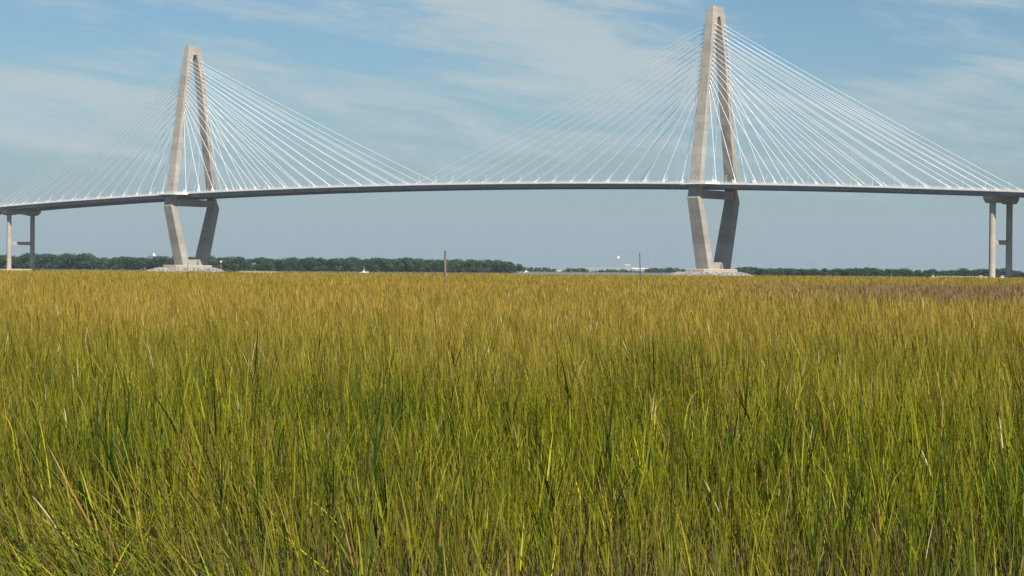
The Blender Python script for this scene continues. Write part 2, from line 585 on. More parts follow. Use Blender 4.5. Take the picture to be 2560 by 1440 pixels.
def build_tower(s0):
    st = -1 if s0 < 0 else 1
    mb = MB()
    mb.loft([rect(z, 0, w, d) for z, w, d in ((168.61, 15.2, 5.8), (175.2, 13.0, 5.2))])
    mb.box((0.6, 1.0, 175.7), (0.9, 0.9, 1.0))
    mb.tube([(0.6, -1.6, 175.2), (0.6, -1.6, 178.2)], 0.07, 6)
    tw = mb.build('tower', M_CONC, bridge)
    tw.location = (s0, 0, 0)
    tw['label'] = 'left concrete tower' if st < 0 else 'right, larger-looking concrete tower'
    for sg in (-1, 1):
        leg_mesh(UP, sg).build('upper_leg', M_CONC, tw)
        leg_mesh(LOW, sg).build('lower_leg', M_CONC, tw)
    mb = MB()
    mb.loft([[(-3.0, t, 50.2), (3.0, t, 50.2), (3.0, t, 55.4), (-3.0, t, 55.4)] for t in (-20.9, 20.9)])
    mb.build('crossbeam', M_CONC, tw)
    # plinth between the feet
    mb = MB()
    mb.loft([[(-4.2, -8.0, 4.4), (4.2, -8.0, 4.4), (4.2, 8.6, 4.4), (-4.2, 8.6, 4.4)],
             [(-4.2, -6.0, 8.8), (4.2, -6.0, 8.8), (4.2, 6.4, 8.8), (-4.2, 6.4, 8.8)]])
    mb.build('plinth', M_CONC, tw)
    mb = MB()
    mb.box((4.23, 2.6, 5.65), (0.08, 1.1, 2.4))
    mb.box((4.23, 2.6, 7.45), (0.08, 0.8, 0.6))
    mb.build('door', M_DARK, tw)
    # pile cap
    a, b, c = 14.5, 24.0, 7.5
    out = [(-a, -b + c), (-a + c, -b), (a - c, -b), (a, -b + c), (a, b - c), (a - c, b), (-a + c, b), (-a, b - c)]
    mb = MB()
    mb.loft([[(x, y, -2.4) for x, y in out], [(x, y, 4.0) for x, y in out],
             [(x * 0.985, y * 0.985, 4.4) for x, y in out]])
    mb.build('pile_cap', M_PIER, tw)
    # overlook that carries the walkway round the near leg
    zd = deck_z(s0)
    pl = [(-12, -20.65), (-8, -30.4), (11.5, -30.4), (16, -20.65)]
    mb = MB()
    mb.loft([[(x, y, zd - 0.5) for x, y in pl], [(x, y, zd + 0.02) for x, y in pl]])
    for x in (-6.5, 6.5):
        mb.box((x, -25.0, zd - 1.16), (0.7, 8.6, 1.3), taper=1.0)
    ov = mb.build('overlook', M_SLAB, tw)
    mb = MB()
    rail = [(-12, -20.75), (-7.9, -30.5), (11.4, -30.5), (16, -20.75)]
    for p, q in zip(rail, rail[1:]):
        dx, dy = q[0] - p[0], q[1] - p[1]
        ln = math.hypot(dx, dy)
        ux, uy = dx / ln, dy / ln
        for z0, z1, hw in ((-0.62, 0.34, 0.10), (0.8, 0.88, 0.04), (1.42, 1.55, 0.06)):
            mb.loft([[(x - uy * hw, y + ux * hw, zd + z0), (x + uy * hw, y - ux * hw, zd + z0),
                      (x + uy * hw, y - ux * hw, zd + z1), (x - uy * hw, y + ux * hw, zd + z1)]
                     for x, y in (p, q)])
        k = int(ln / 2.0)
        for i in range(k + 1):
            mb.box((p[0] + dx * i / k, p[1] + dy * i / k, zd + 0.95), (0.14, 0.14, 1.2))
    mb.build('overlook_railing', M_WHITE, tw)
    # stay cables
    for sg in (-1, 1):
        for side in (-1, 1):
            main = (side * st < 0)
            for i in range(16):
                sd = 13.0 + 14.72 * i
                if not main and i > 11:
                    sd = 13.0 + 14.72 * 11 + 7.6 * (i - 11)
                za = 121.0 + 43.0 * (i / 15.0)
                tl, dl = leg_at(za)
                A = Vector((side * (dl / 2 - 0.3), sg * tl, za))
                sw = s0 + side * sd
                B = Vector((side * sd, sg * 19.6, deck_z(sw) + 0.4))
                L = (B - A).length
                sag = 0.0055 * L
                pts = []
                for k in range(11):
                    u = k / 10
                    p = A.lerp(B, u)
                    p.z -= sag * 4 * u * (1 - u)
                    pts.append(p)
                mb = MB()
                mb.tube(pts, 0.14, 6)
                d = (pts[-1] - pts[-2]).normalized()
                mb.tube([B - d * 6.5, B], [0.20, 0.28], 8)          # guide pipe at the deck
                d2 = (pts[1] - pts[0]).normalized()
                mb.tube([A, A + d2 * 3.4], [0.26, 0.22], 8)         # guide pipe at the tower
                h = side
                # anchor fin on the deck
                zb = deck_z(sw)
                mb.loft([[(B.x + h * 1.4, B.y + e, zb), (B.x - h * 2.2, B.y + e, zb),
                          (B.x - h * 3.0, B.y + e, zb + 1.0 + 2.3 * abs(d.z)), (B.x - h * 1.6, B.y + e, zb + 0.4 + 2.3 * abs(d.z))]
                         for e in (-0.26, 0.26)])
                mb.build('stay_cable', M_CABLE, tw)
    return tw


build_tower(-S_T)
build_tower(S_T)


def build_pier(s0):
    zt = deck_z(s0) - 2.78
    mb = MB()
    prof = [(-18.6, zt - 1.8), (-15.5, zt - 4.0), (-12.65, zt - 4.4), (-10.4, zt - 4.1), (-6, zt - 3.4), (0, zt - 3.1),
            (6, zt - 3.4), (10.4, zt - 4.1), (12.65, zt - 4.4), (15.5, zt - 4.0), (18.6, zt - 1.8), (18.6, zt), (-18.6, zt)]
    mb.loft([[(x, t, z) for t, z in prof] for x in (-3.6, 3.6)])
    pr = mb.build('pier', M_PIER, bridge)
    pr.location = (s0, 0, 0)
    for t in (-12.65, 12.65):
        mb = MB()
        zs = [0.1, 1.2, 12, 24, 36, zt - 4.2]
        rs = [2.15, 1.98, 1.95, 1.92, 1.9, 1.9]
        mb.tube([(0, t, z) for z in zs], rs, 28)
        mb.build('column', M_PIER, pr, smooth=False)
    mb = MB()
    mb.loft([[(-1.2, t, 20.2), (1.2, t, 20.2), (1.2, t, 22.9), (-1.2, t, 22.9)] for t in (-11.2, 11.2)])
    mb.build('strut', M_PIER, pr)
    mb = MB()
    out = [(-7, -17), (-5, -19), (5, -19), (7, -17), (7, 17), (5, 19), (-5, 19), (-7, 17)]
    mb.loft([[(x, y, -2.5) for x, y in out], [(x, y, -0.1) for x, y in out], [(x * .97, y * .98, 0.1) for x, y in out]])
    mb.build('footing', M_SAND, pr)
    return pr


build_pier(-S_P)
build_pier(S_P)


def to_world(s, t, z):
    return (-59.85 + s * DX + t * math.sin(TH), 1517.36 + s * DY + t * math.cos(TH), z + BR_Z)


# ------------------------------------------------------------------ riprap round the towers
def riprap(s0, label):
    r = random.Random(int(s0) + 900)
    ico = bmesh.new()
    bmesh.ops.create_icosphere(ico, subdivisions=1, radius=1.0)
    iv = [v.co.copy() for v in ico.verts]
    ifc = [tuple(v.index for v in f.verts) for f in ico.faces]
    ico.free()
    mb = MB()
    # the mound's core
    core = []
    for k, zz in ((1.06, -0.6), (0.93, 1.2), (0.70, 2.9), (0.5, 3.1)):
        core.append([(27 * k * math.cos(a * math.pi / 20), 41 * k * math.sin(a * math.pi / 20), zz) for a in range(40)])
    mb.loft(core)
    for i in range(2300):
        a = r.uniform(0, 2 * math.pi)
        k = math.sqrt(r.uniform(0.30, 1.12))
        x, y = 27 * k * math.cos(a), 41 * k * math.sin(a)
        z = 3.15 * max(0.0, min(1.0, (1.07 - k) / 0.34)) ** 0.8
        sz = r.uniform(0.45, 1.15)
        rot = Matrix.Rotation(r.uniform(0, 6.28), 3, Vector((r.random(), r.random(), r.random() + .1)).normalized())
        sc = Vector((sz * r.uniform(.7, 1.2), sz * r.uniform(.7, 1.2), sz * r.uniform(.5, .85)))
        vs = []
        for v in iv:
            q = rot @ Vector((v.x * sc.x, v.y * sc.y, v.z * sc.z)) * r.uniform(0.85, 1.1)
            vs.append((x + q.x, y + q.y, z + q.z))
        mb.add(vs, ifc)
    o = mb.build('riprap_mound', M_ROCK)
    o.location = to_world(s0, 0, -BR_Z)
    o.rotation_euler = (0, 0, -TH)
    tag(o, label, 'rocks', 'riprap mounds at the tower feet', 'stuff')


riprap(-S_T, 'pale boulders heaped round the foot of the left tower')
riprap(S_T, 'pale boulders heaped round the foot of the right tower')

# ------------------------------------------------------------------ lamps and traffic on the deck
lamp_me = None
k = 0
s = -423.0
while s < 452:
    if abs(abs(s) - S_T) > 9:
        if lamp_me is None:
            mb = MB()
            mb.tube([(0, 0, 0), (0, 0, 0.5), (0, 0, 5.6)], [0.16, 0.10, 0.07], 6)
            mb.tube([(0, 0, 5.5), (0, 0.9, 5.75)], 0.05, 5)
            mb.box((0, 1.05, 5.74), (0.28, 0.8, 0.16))
            lamp_me = mb.mesh('street_lamp', M_WHITE)
        o = bpy.data.objects.new('street_lamp', lamp_me)
        COL.objects.link(o)
        o.location = to_world(s, -16.7, deck_z(s) + 0.02)
        o.rotation_euler = (0, 0, -TH)
        seg = ('between the left pier and the left tower' if s < -S_T else
               'between the two towers' if s < S_T else 'between the right tower and the right pier')
        tag(o, 'slim white lamp post on the bridge walkway ' + seg, 'lamp post', 'lamp posts along the bridge walkway')
    s += 14.72 if k % 2 == 0 else 14.72
    k += 1

M_CARS = [noise_mat('car paint ' + n, c, tuple(min(1, x * 1.1) for x in c), 1.0, 0.3, spec=0.5)
          for n, c in (('black', (0.02, 0.02, 0.022)), ('red', (0.30, 0.03, 0.03)), ('white', (0.7, 0.7, 0.69)),
                       ('grey', (0.16, 0.17, 0.18)), ('blue', (0.04, 0.07, 0.16)))]


def make_car(paint, label, high=False):
    root = empty('parked_car' if False else 'car', (0, 0, 0))
    hgt = 1.9 if high else 1.48
    mb = MB()
    prof = [(-2.25, .45), (2.25, .45), (2.28, .85), (1.35, .98), (-2.2, .98), (-2.3, .75)]
    if high:
        prof = [(-2.4, .5), (2.4, .5), (2.42, 1.05), (1.5, 1.15), (-2.38, 1.15), (-2.42, .9)]
    mb.loft([[(x, y, z) for x, z in prof] for y in (-.88, .88)])
    top = prof[3][1]
    roof = [(-2.15 if high else -1.9, top + .002), (1.15, top + .002), (0.55, hgt), (-2.0 if high else -1.3, hgt)]
    mb.loft([[(x, y * (.95 if z < hgt - .1 else .85), z) for x, z in roof] for y in (-.86, .86)])
    mb.build('body', paint, root)
    mb = MB()
    for y in (-1, 1):
        mb.loft([[(roof[0][0] + .25, y * .83, top + .08), (roof[1][0] - .2, y * .83, top + .08),
                  (.45, y * .76, hgt - .1), (roof[3][0] + .15, y * .76, hgt - .1)],
                 [(roof[0][0] + .25, y * .86, top + .08), (roof[1][0] - .2, y * .86, top + .08),
                  (.45, y * .79, hgt - .1), (roof[3][0] + .15, y * .79, hgt - .1)]])
    mb.build('window', M_GLASS, root)
    for x in (-1.4, 1.4):
        for y in (-.8, .8):
            mb = MB()
            mb.tube([(x, y - .11, .34), (x, y + .11, .34)], .34, 14)
            mb.build('wheel', M_RUBBER, root)
    return tag(root, label, 'car', 'vehicles on the bridge deck')


def put_on_deck(o, s, t, flip=False):
    o.location = to_world(s, t, deck_z(s) + 0.035)
    o.rotation_euler = (0, 0, -TH + (math.pi if flip else 0))


put_on_deck(make_car(M_CARS[0], 'black car on the bridge deck midway between right tower and right pier', True), 359, -13.5)
put_on_deck(make_car(M_CARS[3], 'dark grey car following just behind a black car right of the right tower'), 351, -13.5)
put_on_deck(make_car(M_CARS[1], 'dark red car on the deck just right of the right tower', True), 272, -13.5)
put_on_deck(make_car(M_CARS[3], 'grey car on the deck just left of the right tower', True), 208, -13.5)
put_on_deck(make_car(M_CARS[4], 'dark blue car approaching the right tower from mid-span'), 150, -13.5)
put_on_deck(make_car(M_CARS[0], 'black car on the deck near mid-span where the cable fans meet', True), 45, -13.5)
put_on_deck(make_car(M_CARS[3], 'grey car on the deck a third of the way right from the left tower'), -85, -13.5)
put_on_deck(make_car(M_CARS[0], 'black car on the deck just right of the left tower', True), -150, -13.5)
put_on_deck(make_car(M_CARS[1], 'red car on the deck above the right pier'), 422, -13.5)


# ------------------------------------------------------------------ far trees
def tree_proto(seed, h, spread, lobes):
    """trunk, limbs and a crown of loose leaf clumps spread round several uneven lobes"""
    r = random.Random(seed)
    trunk = MB()
    lean = r.uniform(-.06, .06)
    trunk.tube([(0, 0, -.4), (lean * 2, 0, h * .2), (lean * h * .5, 0, h * .55)], [h * .03, h * .022, h * .010], 7)
    cl = []
    for i in range(lobes):
        a = r.uniform(0, 6.283)
        q = spread * math.sqrt(r.random()) * .72
        zz = h * r.uniform(.13, .84) * (1 - 0.25 * q / spread)
        rr = spread * r.uniform(.34, .56)
        c = Vector((q * math.cos(a), q * math.sin(a), min(zz, h - rr * .72)))
        cl.append((c, rr))
        if i < 6:
            trunk.tube([(lean * h * .2, 0, h * .25), (c.x * .5, c.y * .5, c.z * .75), tuple(c)],
                       [h * .014, h * .009, h * .004], 5)
    crown = MB()
    for c, rr in cl:
        for j in range(int(150 * (rr / (spread * .45)) ** 2)):
            d = Vector((r.gauss(0, 1), r.gauss(0, 1), r.gauss(0, 1))).normalized()
            p = c + Vector((d.x, d.y, d.z * .78)) * rr * r.uniform(.55, 1.08)
            if p.z < h * .05:
                continue
            nrm = (d + Vector((r.gauss(0, .5), r.gauss(0, .5), r.gauss(0, .5)))).normalized()
            u = nrm.orthogonal().normalized()
            u = Matrix.Rotation(r.uniform(0, 6.28), 3, nrm) @ u
            w = nrm.cross(u)
            s1 = r.uniform(.30, .75) * h / 14
            s2 = s1 * r.uniform(.5, 1)
            crown.add([p - u * s1, p - w * s2 + nrm * s1 * .25, p + u * s1 * .9, p + w * s2 - nrm * s1 * .2],
                      [(0, 1, 2), (0, 2, 3)])
    return trunk.mesh('trunk', M_BARK), crown.mesh('crown', M_LEAF)


PROTOS = [tree_proto(31 + i, 14.0, sp, lb) for i, (sp, lb) in enumerate(
    ((6.5, 11), (8.0, 14), (5.6, 10), (7.2, 13), (6.0, 9), (9.0, 16)))]


def plant_tree(px, dist, h, label, group, sx=1.0):
    i = rnd.randrange(len(PROTOS))
    root = empty('broadleaf_tree', (*bearing(px, dist), 0.5), rnd.uniform(0, 6.28))
    k = h / 14.0
    root.scale = (k * sx, k * sx, k)
    for nm, me in zip(('trunk', 'crown'), PROTOS[i]):
        o = bpy.data.objects.new(nm, me)
        COL.objects.link(o)
        o.parent = root
    tag(root, label, 'tree', group)


def interp(x, pts):
    for (a, ya), (b, yb) in zip(pts, pts[1:]):
        if a <= x <= b:
            return ya + (yb - ya) * (x - a) / (b - a)
    return pts[-1][1] if x > pts[-1][0] else pts[0][1]


# crown line of the left wood, as the height its trees reach (m)
LEFT = [(-60, 16), (20, 17), (50, 15), (110, 17.4), (150, 16.4), (210, 17.2), (236, 15.8), (258, 11.0), (285, 14.6), (325, 15.4), (350, 11.8), (385, 14.4), (420, 14.6), (470, 14.2),
        (560, 13.8), (660, 14.6), (690, 12.2), (760, 13.6), (900, 14.0), (1000, 13.6), (1100, 13.0), (1200, 12.6), (1262, 12.0), (1285, 9)]
px = -40.0
while px < 1283:
    region = ('by the left pier' if px < 45 else 'left of the left tower' if px < 430 else
              'just right of the left tower' if px < 680 else 'left of the wooden post' if px < 1105 else
              'right of the wooden post')
    hh = interp(px, LEFT) + 1.6
    plant_tree(px, 2000 + rnd.uniform(-15, 25), hh * (rnd.uniform(.84, 1.06) if px < 640 else rnd.uniform(.9, 1.06)),
               'dark green tree at the front of the far wood ' + region, 'front trees of the far wood', 1.15 if px < 640 else 1.0)
    plant_tree(px + rnd.uniform(8, 20), 2075 + rnd.uniform(-20, 30), hh * (rnd.uniform(.8, 1.05) if px < 640 else rnd.uniform(.9, 1.06)),
               'dark tree behind the front row of the far wood ' + region, 'back trees of the far wood')
    px += rnd.uniform(20, 31) if px < 640 else rnd.uniform(13, 20)
px = 1842.0
while px < 2600:
    region = ('right of the right tower' if px < 2130 else 'left of the right pier' if px < 2470 else 'behind the right pier')
    hh = 7.4 + 0.6 * math.sin(px * .021) + .4 * math.sin(px * .071)
    plant_tree(px, 1760 + rnd.uniform(-15, 30), hh * rnd.uniform(.9, 1.12),
               'hazy green tree in the low far treeline ' + region, 'front trees of the right treeline', 1.35)
    plant_tree(px + 7, 1830 + rnd.uniform(-15, 30), hh * rnd.uniform(.85, 1.15),
               'hazy tree behind the front of the low far treeline ' + region, 'back trees of the right treeline', 1.35)
    px += rnd.uniform(13, 20)
for a, b, dist, h0, nm in ((1276, 1392, 2950, 7.4, 'hazy blue-green tree on the distant shore beyond the end of the wood'),
                           (1406, 1476, 2950, 6.6, 'hazy tree in the small clump on the distant shore'),
                           (1480, 1600, 3000, 4.8, 'faint hazy tree in front of the distant harbour sheds'),
                           (1612, 1725, 2950, 8.2, 'hazy tree on the distant shore left of the right tower')):
    px = a
    while px < b:
        e = min(1.0, .55 + .9 * min(px - a, b - px) / (b - a) * 2)
        plant_tree(px, dist + rnd.uniform(-20, 20), h0 * e * rnd.uniform(.88, 1.1), nm, 'trees on the distant shore', 1.2)
        px += rnd.uniform(7, 11)

# ------------------------------------------------------------------ posts in the marsh
def post_at(px, dist):
    x, y = bearing(px, dist)
    return (x, y, G_Z)


p0 = post_at(1112, 185)
mb = MB()
mb.tube([(0, 0, -1), (0.01, 0, 1.2), (0.02, 0, 3.75), (0.02, 0, 3.9)], [.115, .112, .105, .100], 12)
pt = mb.build('wooden_post', M_WOOD)
pt.location = p0
tag(pt, 'thick weathered wooden piling standing upright in the marsh grass', 'post')
mb = MB()
mb.tube([(0, 0, -1), (-.12, 0, 1.2), (-.22, 0, 4.05)], [.05, .05, .035], 8)
mb.tube([(-.03, 0, 1.12), (.42, .05, 1.18)], .035, 6)
pt = mb.build('marker_pole', M_DARK)
pt.location = post_at(1604, 211)
tag(pt, 'thin dark leaning pole in the marsh with a short side stick at its foot', 'pole')
mb = MB()
mb.tube([(0, 0, -1), (0, 0, 1.2), (.02, 0, 2.68)], [.032, .032, .026], 8)
pt = mb.build('marker_stake', M_DARK)
pt.location = post_at(469, 224)
tag(pt, 'short thin dark stake in the grass in front of the left tower', 'stake')


# ------------------------------------------------------------------ small far things
def lattice(name, px, dist, h, base, label, arms=0, mat=M_STEEL):
    root_mb = MB()
    x, y = bearing(px, dist)
    for sx_ in (-1, 1):
        for sy_ in (-1, 1):
            root_mb.tube([(sx_ * base, sy_ * base, 0), (sx_ * base * .2, sy_ * base * .2, h)], .16, 4)
    n = 9
    for i in range(n):
        k0, k1 = 1 - .8 * i / n, 1 - .8 * (i + 1) / n
        for sx_, sy_, tx, ty in ((-1, -1, 1, -1), (1, -1, 1, 1), (1, 1, -1, 1), (-1, 1, -1, -1)):
            root_mb.tube([(sx_ * base * k0, sy_ * base * k0, h * i / n), (tx * base * k1, ty * base * k1, h * (i + 1) / n)], .1, 3)
    for a in range(arms):
        z = h * (.72 + .12 * a)
        root_mb.tube([(-base * 1.6, 0, z), (0, 0, z + .8), (base * 1.6, 0, z)], .14, 4)
    o = root_mb.build(name, mat)
    o.location = (x, y, 1.4)
    tag(o, label, 'mast')


lattice('transmission_tower', 2030, 3400, 17.5, 2.2, 'tall lattice power pylon rising behind the right treeline', 3)
lattice('radio_mast', 1622, 4600, 33, .9, 'slender dark lattice mast beside the distant harbour sheds', 0)
lattice('radio_mast', 1845, 4300, 19, .8, 'thin mast just right of the right tower behind the trees', 0)
lattice('power_pole', 2071, 3500, 12.5, .5, 'left of two thin masts behind the right treeline', 1)
lattice('power_pole', 2091, 3500, 12.2, .5, 'right of two thin masts behind the right treeline', 1)

# water tower
x, y = bearing(1545, 4800)
root = tag(empty('water_tower', (x, y, 1.4)), 'white bulb-topped water tower on a slim stem at the distant harbour', 'water tower')
mb = MB()
mb.tube([(0, 0, 0), (0, 0, 3), (0, 0, 26)], [1.9, 1.0, .9], 12)
mb.build('stem', M_STEEL, root)
mb = MB()
mb.tube([(0, 0, 25), (0, 0, 27), (0, 0, 29.5), (0, 0, 31.5), (0, 0, 33), (0, 0, 35)], [.9, 2.3, 2.9, 2.3, .9, .1], 16)
mb.build('tank', M_WHITE, root, True)


def shed(px, dist, w, dep, h, roof_h, label, wall, roof, name='warehouse', rz=0.0):
    x, y = bearing(px, dist)
    root = tag(empty(name, (x, y, 1.4), rz), label, 'building')
    mb = MB()
    mb.box((0, 0, h / 2), (w, dep, h))
    mb.build('wall', wall, root)
    mb = MB()
    mb.loft([[(sx_, -dep / 2 - .4, h + .01), (sx_, 0, h + roof_h), (sx_, dep / 2 + .4, h + .01)] for sx_ in (-w / 2 - .4, w / 2 + .4)])
    mb.build('roof', roof, root)
    n = max(2, int(w / 7))
    for i in range(n):
        mb = MB()
        mb.box((-w / 2 + w * (i + .5) / n, -dep / 2 - .02, h * .42), (w / n * .45, .12, h * .5))
        mb.build('doorway', M_STEEL, root)
    return root


M_BLUEW = noise_mat('pale blue cladding', (0.19, 0.25, 0.29), (0.25, 0.32, 0.36), 0.2, 0.6)
M_GREYW = noise_mat('grey cladding', (0.22, 0.235, 0.245), (0.30, 0.32, 0.33), 0.2, 0.6)
M_CREAM = noise_mat('cream stucco', (0.62, 0.58, 0.50), (0.72, 0.68, 0.60), 0.3, 0.8)
M_BRICK = noise_mat('red roof', (0.34, 0.15, 0.10), (0.44, 0.20, 0.14), 0.4, 0.8)
shed(1600, 4300, 34, 16, 4.6, 1.8, 'long low shed with a pale roof on the distant shore', M_GREYW, M_CREAM)
shed(1568, 4700, 14, 12, 13.5, 1.0, 'tall pale block building at the distant harbour', M_GREYW, M_CREAM)
shed(1520, 4800, 60, 14, 5.2, 1.3, 'wide pale blue shed at the distant harbour', M_BLUEW, M_GREYW)
shed(1474, 4800, 24, 14, 4.6, 1.2, 'grey shed left of the pale blue shed at the distant harbour', M_GREYW, M_GREYW)
shed(1399, 2990, 8, 6, 1.9, 1.1, 'small building with a reddish roof on the distant shore', M_CREAM, M_BRICK, 'house')
# domed building behind the left wood
x, y = bearing(384, 3300)
root = tag(empty('domed_building', (x, y, 1.2)), 'white domed building just showing over the far wood left of the left tower', 'building')
mb = MB()
mb.box((10, 0, 7.9), (24, 14, 15.8))
mb.build('wall', M_CREAM, root)
mb = MB()
mb.loft([[(10 + a, b, z) for a, b in ((-12.5, -7.5), (12.5, -7.5), (12.5, 7.5), (-12.5, 7.5))] for z in (15.81, 16.4)])
mb.build('roof', M_WHITE, root)
mb = MB()
mb.tube([(0, 0, 16.4), (0, 0, 19.5), (0, 0, 20.7), (0, 0, 21.9), (0, 0, 22.7), (0, 0, 24.2)], [2.4, 2.4, 2.3, 1.6, .5, .12], 14)
mb.build('dome', M_WHITE, root, True)

# distant trestle bridge
x, y = bearing(1512, 5200)
root = tag(empty('trestle_bridge', (x, y, 0), .06), 'faint long low trestle bridge on the hazy horizon', 'bridge')
mb = MB()
mb.box((0, 0, 8.4), (150, 5, 1.6))
mb.build('deck', M_GREYW, root)
for i in range(9):
    mb = MB()
    mb.box((-68 + 17 * i, 0, 3.7), (2.0, 4.5, 7.8))
    mb.build('pier', M_GREYW, root)


def boat(px, dist, L, label, mast=0.0, cabin=True, rz=0.1):
    x, y = bearing(px, dist)
    root = tag(empty('boat', (x, y, 0), rz), label, 'boat')
    mb = MB()
    rings = []
    for u, wd, z0, z1 in ((-.5, .8, .0, .9), (-.2, 1, -.1, .95), (.2, .9, -.1, 1.05), (.42, .45, .0, 1.25), (.5, .06, .4, 1.4)):
        w = L * .16 * wd
        rings.append([(u * L, -w * .6, z0), (u * L, w * .6, z0), (u * L, w, z1), (u * L, -w, z1)])
    mb.loft(rings)
    mb.build('hull', M_WHITE, root)
    if cabin:
        mb = MB()
        mb.box((-.02 * L, 0, 1.75), (.34 * L, .2 * L, 1.5), taper=.82)
        mb.build('cabin', M_WHITE, root)
        mb = MB()
        mb.box((-.02 * L, 0, 1.95), (.30 * L, .205 * L, .5))
        mb.build('window', M_GLASS, root)
    if mast:
        mb = MB()
        mb.tube([(0, 0, .9), (0, 0, mast)], .1, 6)
        mb.build('mast', M_WHITE, root)
    return root


boat(910, 1890, 8, 'white motorboat with a short mast in front of the far wood', 6.0)
boat(1316, 2600, 12, 'white sailing boat with a bare mast off the end of the wood', 11.0, True, 1.2)
boat(1294, 2700, 9, 'low white boat left of the masted white boat', 0, True)
boat(1478, 3300, 8, 'tiny white boat near the hazy distant shore', 0, True)
for i, (q, lab) in enumerate(((2333, 'small white boat farthest left at the far landing by the right pier'),
                              (2385, 'long white boat at the landing left of the right pier'),
                              (2452, 'white boat moored close left of the right pier'),
                              (2506, 'white boat between the columns of the right pier'))):
    boat(q, 1560 + 15 * i, (5, 14, 8, 8)[i], lab, 0, i != 1, .05)
x, y = bearing(2412, 1610)
root = tag(empty('landing_dock', (x, y, 0), .03), 'low pale dock on piles left of the right pier', 'dock')
mb = MB()
mb.box((0, 0, 1.75), (44, 3, .3))
mb.build('dock_deck', M_SAND, root)
for i in range(8):
    mb = MB()
    mb.tube([(-21 + 6 * i, -1.3, -1), (-21 + 6 * i, -1.3, 2.4)], .16, 7)
    mb.build('pile', M_WOOD, root)

# navigation light on the rocks right of the left tower
x, y = bearing(552, 1600)
root = tag(empty('navigation_light', (x, y, .6)), 'pale pole with a light head on the rocks right of the left tower', 'light')
mb = MB()
mb.tube([(0, 0, -.5), (0, 0, 7.4)], [.2, .14], 8)
mb.build('pole', M_GREYW, root)
mb = MB()
mb.box((0, 0, 7.9), (2.0, .6, .5))
mb.box((0, 0, 8.4), (.7, .6, .7))
mb.build('lamp_head', M_WHITE, root)

# two gulls
for q, d, z, lab in ((2240, 900, 10.0, 'small bird gliding in the sky left of the right pier'),
                     (2475, 800, 4.2, 'dark bird flying low in front of the right pier column')):
    mb = MB()
    mb.tube([(-.22, 0, 0), (-.1, 0, .02), (.1, 0, .02), (.26, 0, .05)], [.02, .07, .07, .03], 7)
    for sy in (-1, 1):
        mb.loft([[(-.1, 0, .03), (.1, 0, .03), (.1, 0, .05), (-.1, 0, .05)],
                 [(-.06, sy * .32, .16), (.09, sy * .32, .16), (.09, sy * .32, .17), (-.06, sy * .32, .17)],
                 [(-.14, sy * .68, .08), (-.1, sy * .68, .08), (-.1, sy * .68, .085), (-.14, sy * .68, .085)]])
    o = mb.build('bird', M_DARK)
    x, y = bearing(q, d)
    o.location = (x, y, z)
    o.rotation_euler = (0, 0, 1.2)
    tag(o, lab, 'bird')


# ------------------------------------------------------------------ the marsh grass
def field(seed, wl, n=9):
    r = np.random.default_rng(seed)
    a = r.uniform(0, 2 * np.pi, n)
    ph = r.uniform(0, 2 * np.pi, n)
    k = 2 * np.pi / (wl * r.uniform(.6, 1.7, n))
    def f(x, y):
        s = 0
        for i in range(n):
            s = s + np.sin(k[i] * (np.cos(a[i]) * x + np.sin(a[i]) * y) + ph[i])
        return s / math.sqrt(n) * 0.9
    return f


F_H = field(1, 7.0)
F_H2 = field(2, 1.8)
F_G = field(3, 9.0)
F_G2 = field(4, 2.2)
F_G3 = field(5, 28.0)
F_B = field(6, 60.0)
F_X = field(7, 0.9)
F_Y = field(8, 0.9)
F_D = field(9, 1.3)
F_D2 = field(10, 0.35)
F_C = field(12, 2.6)


def smooth(e0, e1, x):
    t = np.clip((x - e0) / (e1 - e0), 0, 1)
    return t * t * (3 - 2 * t)


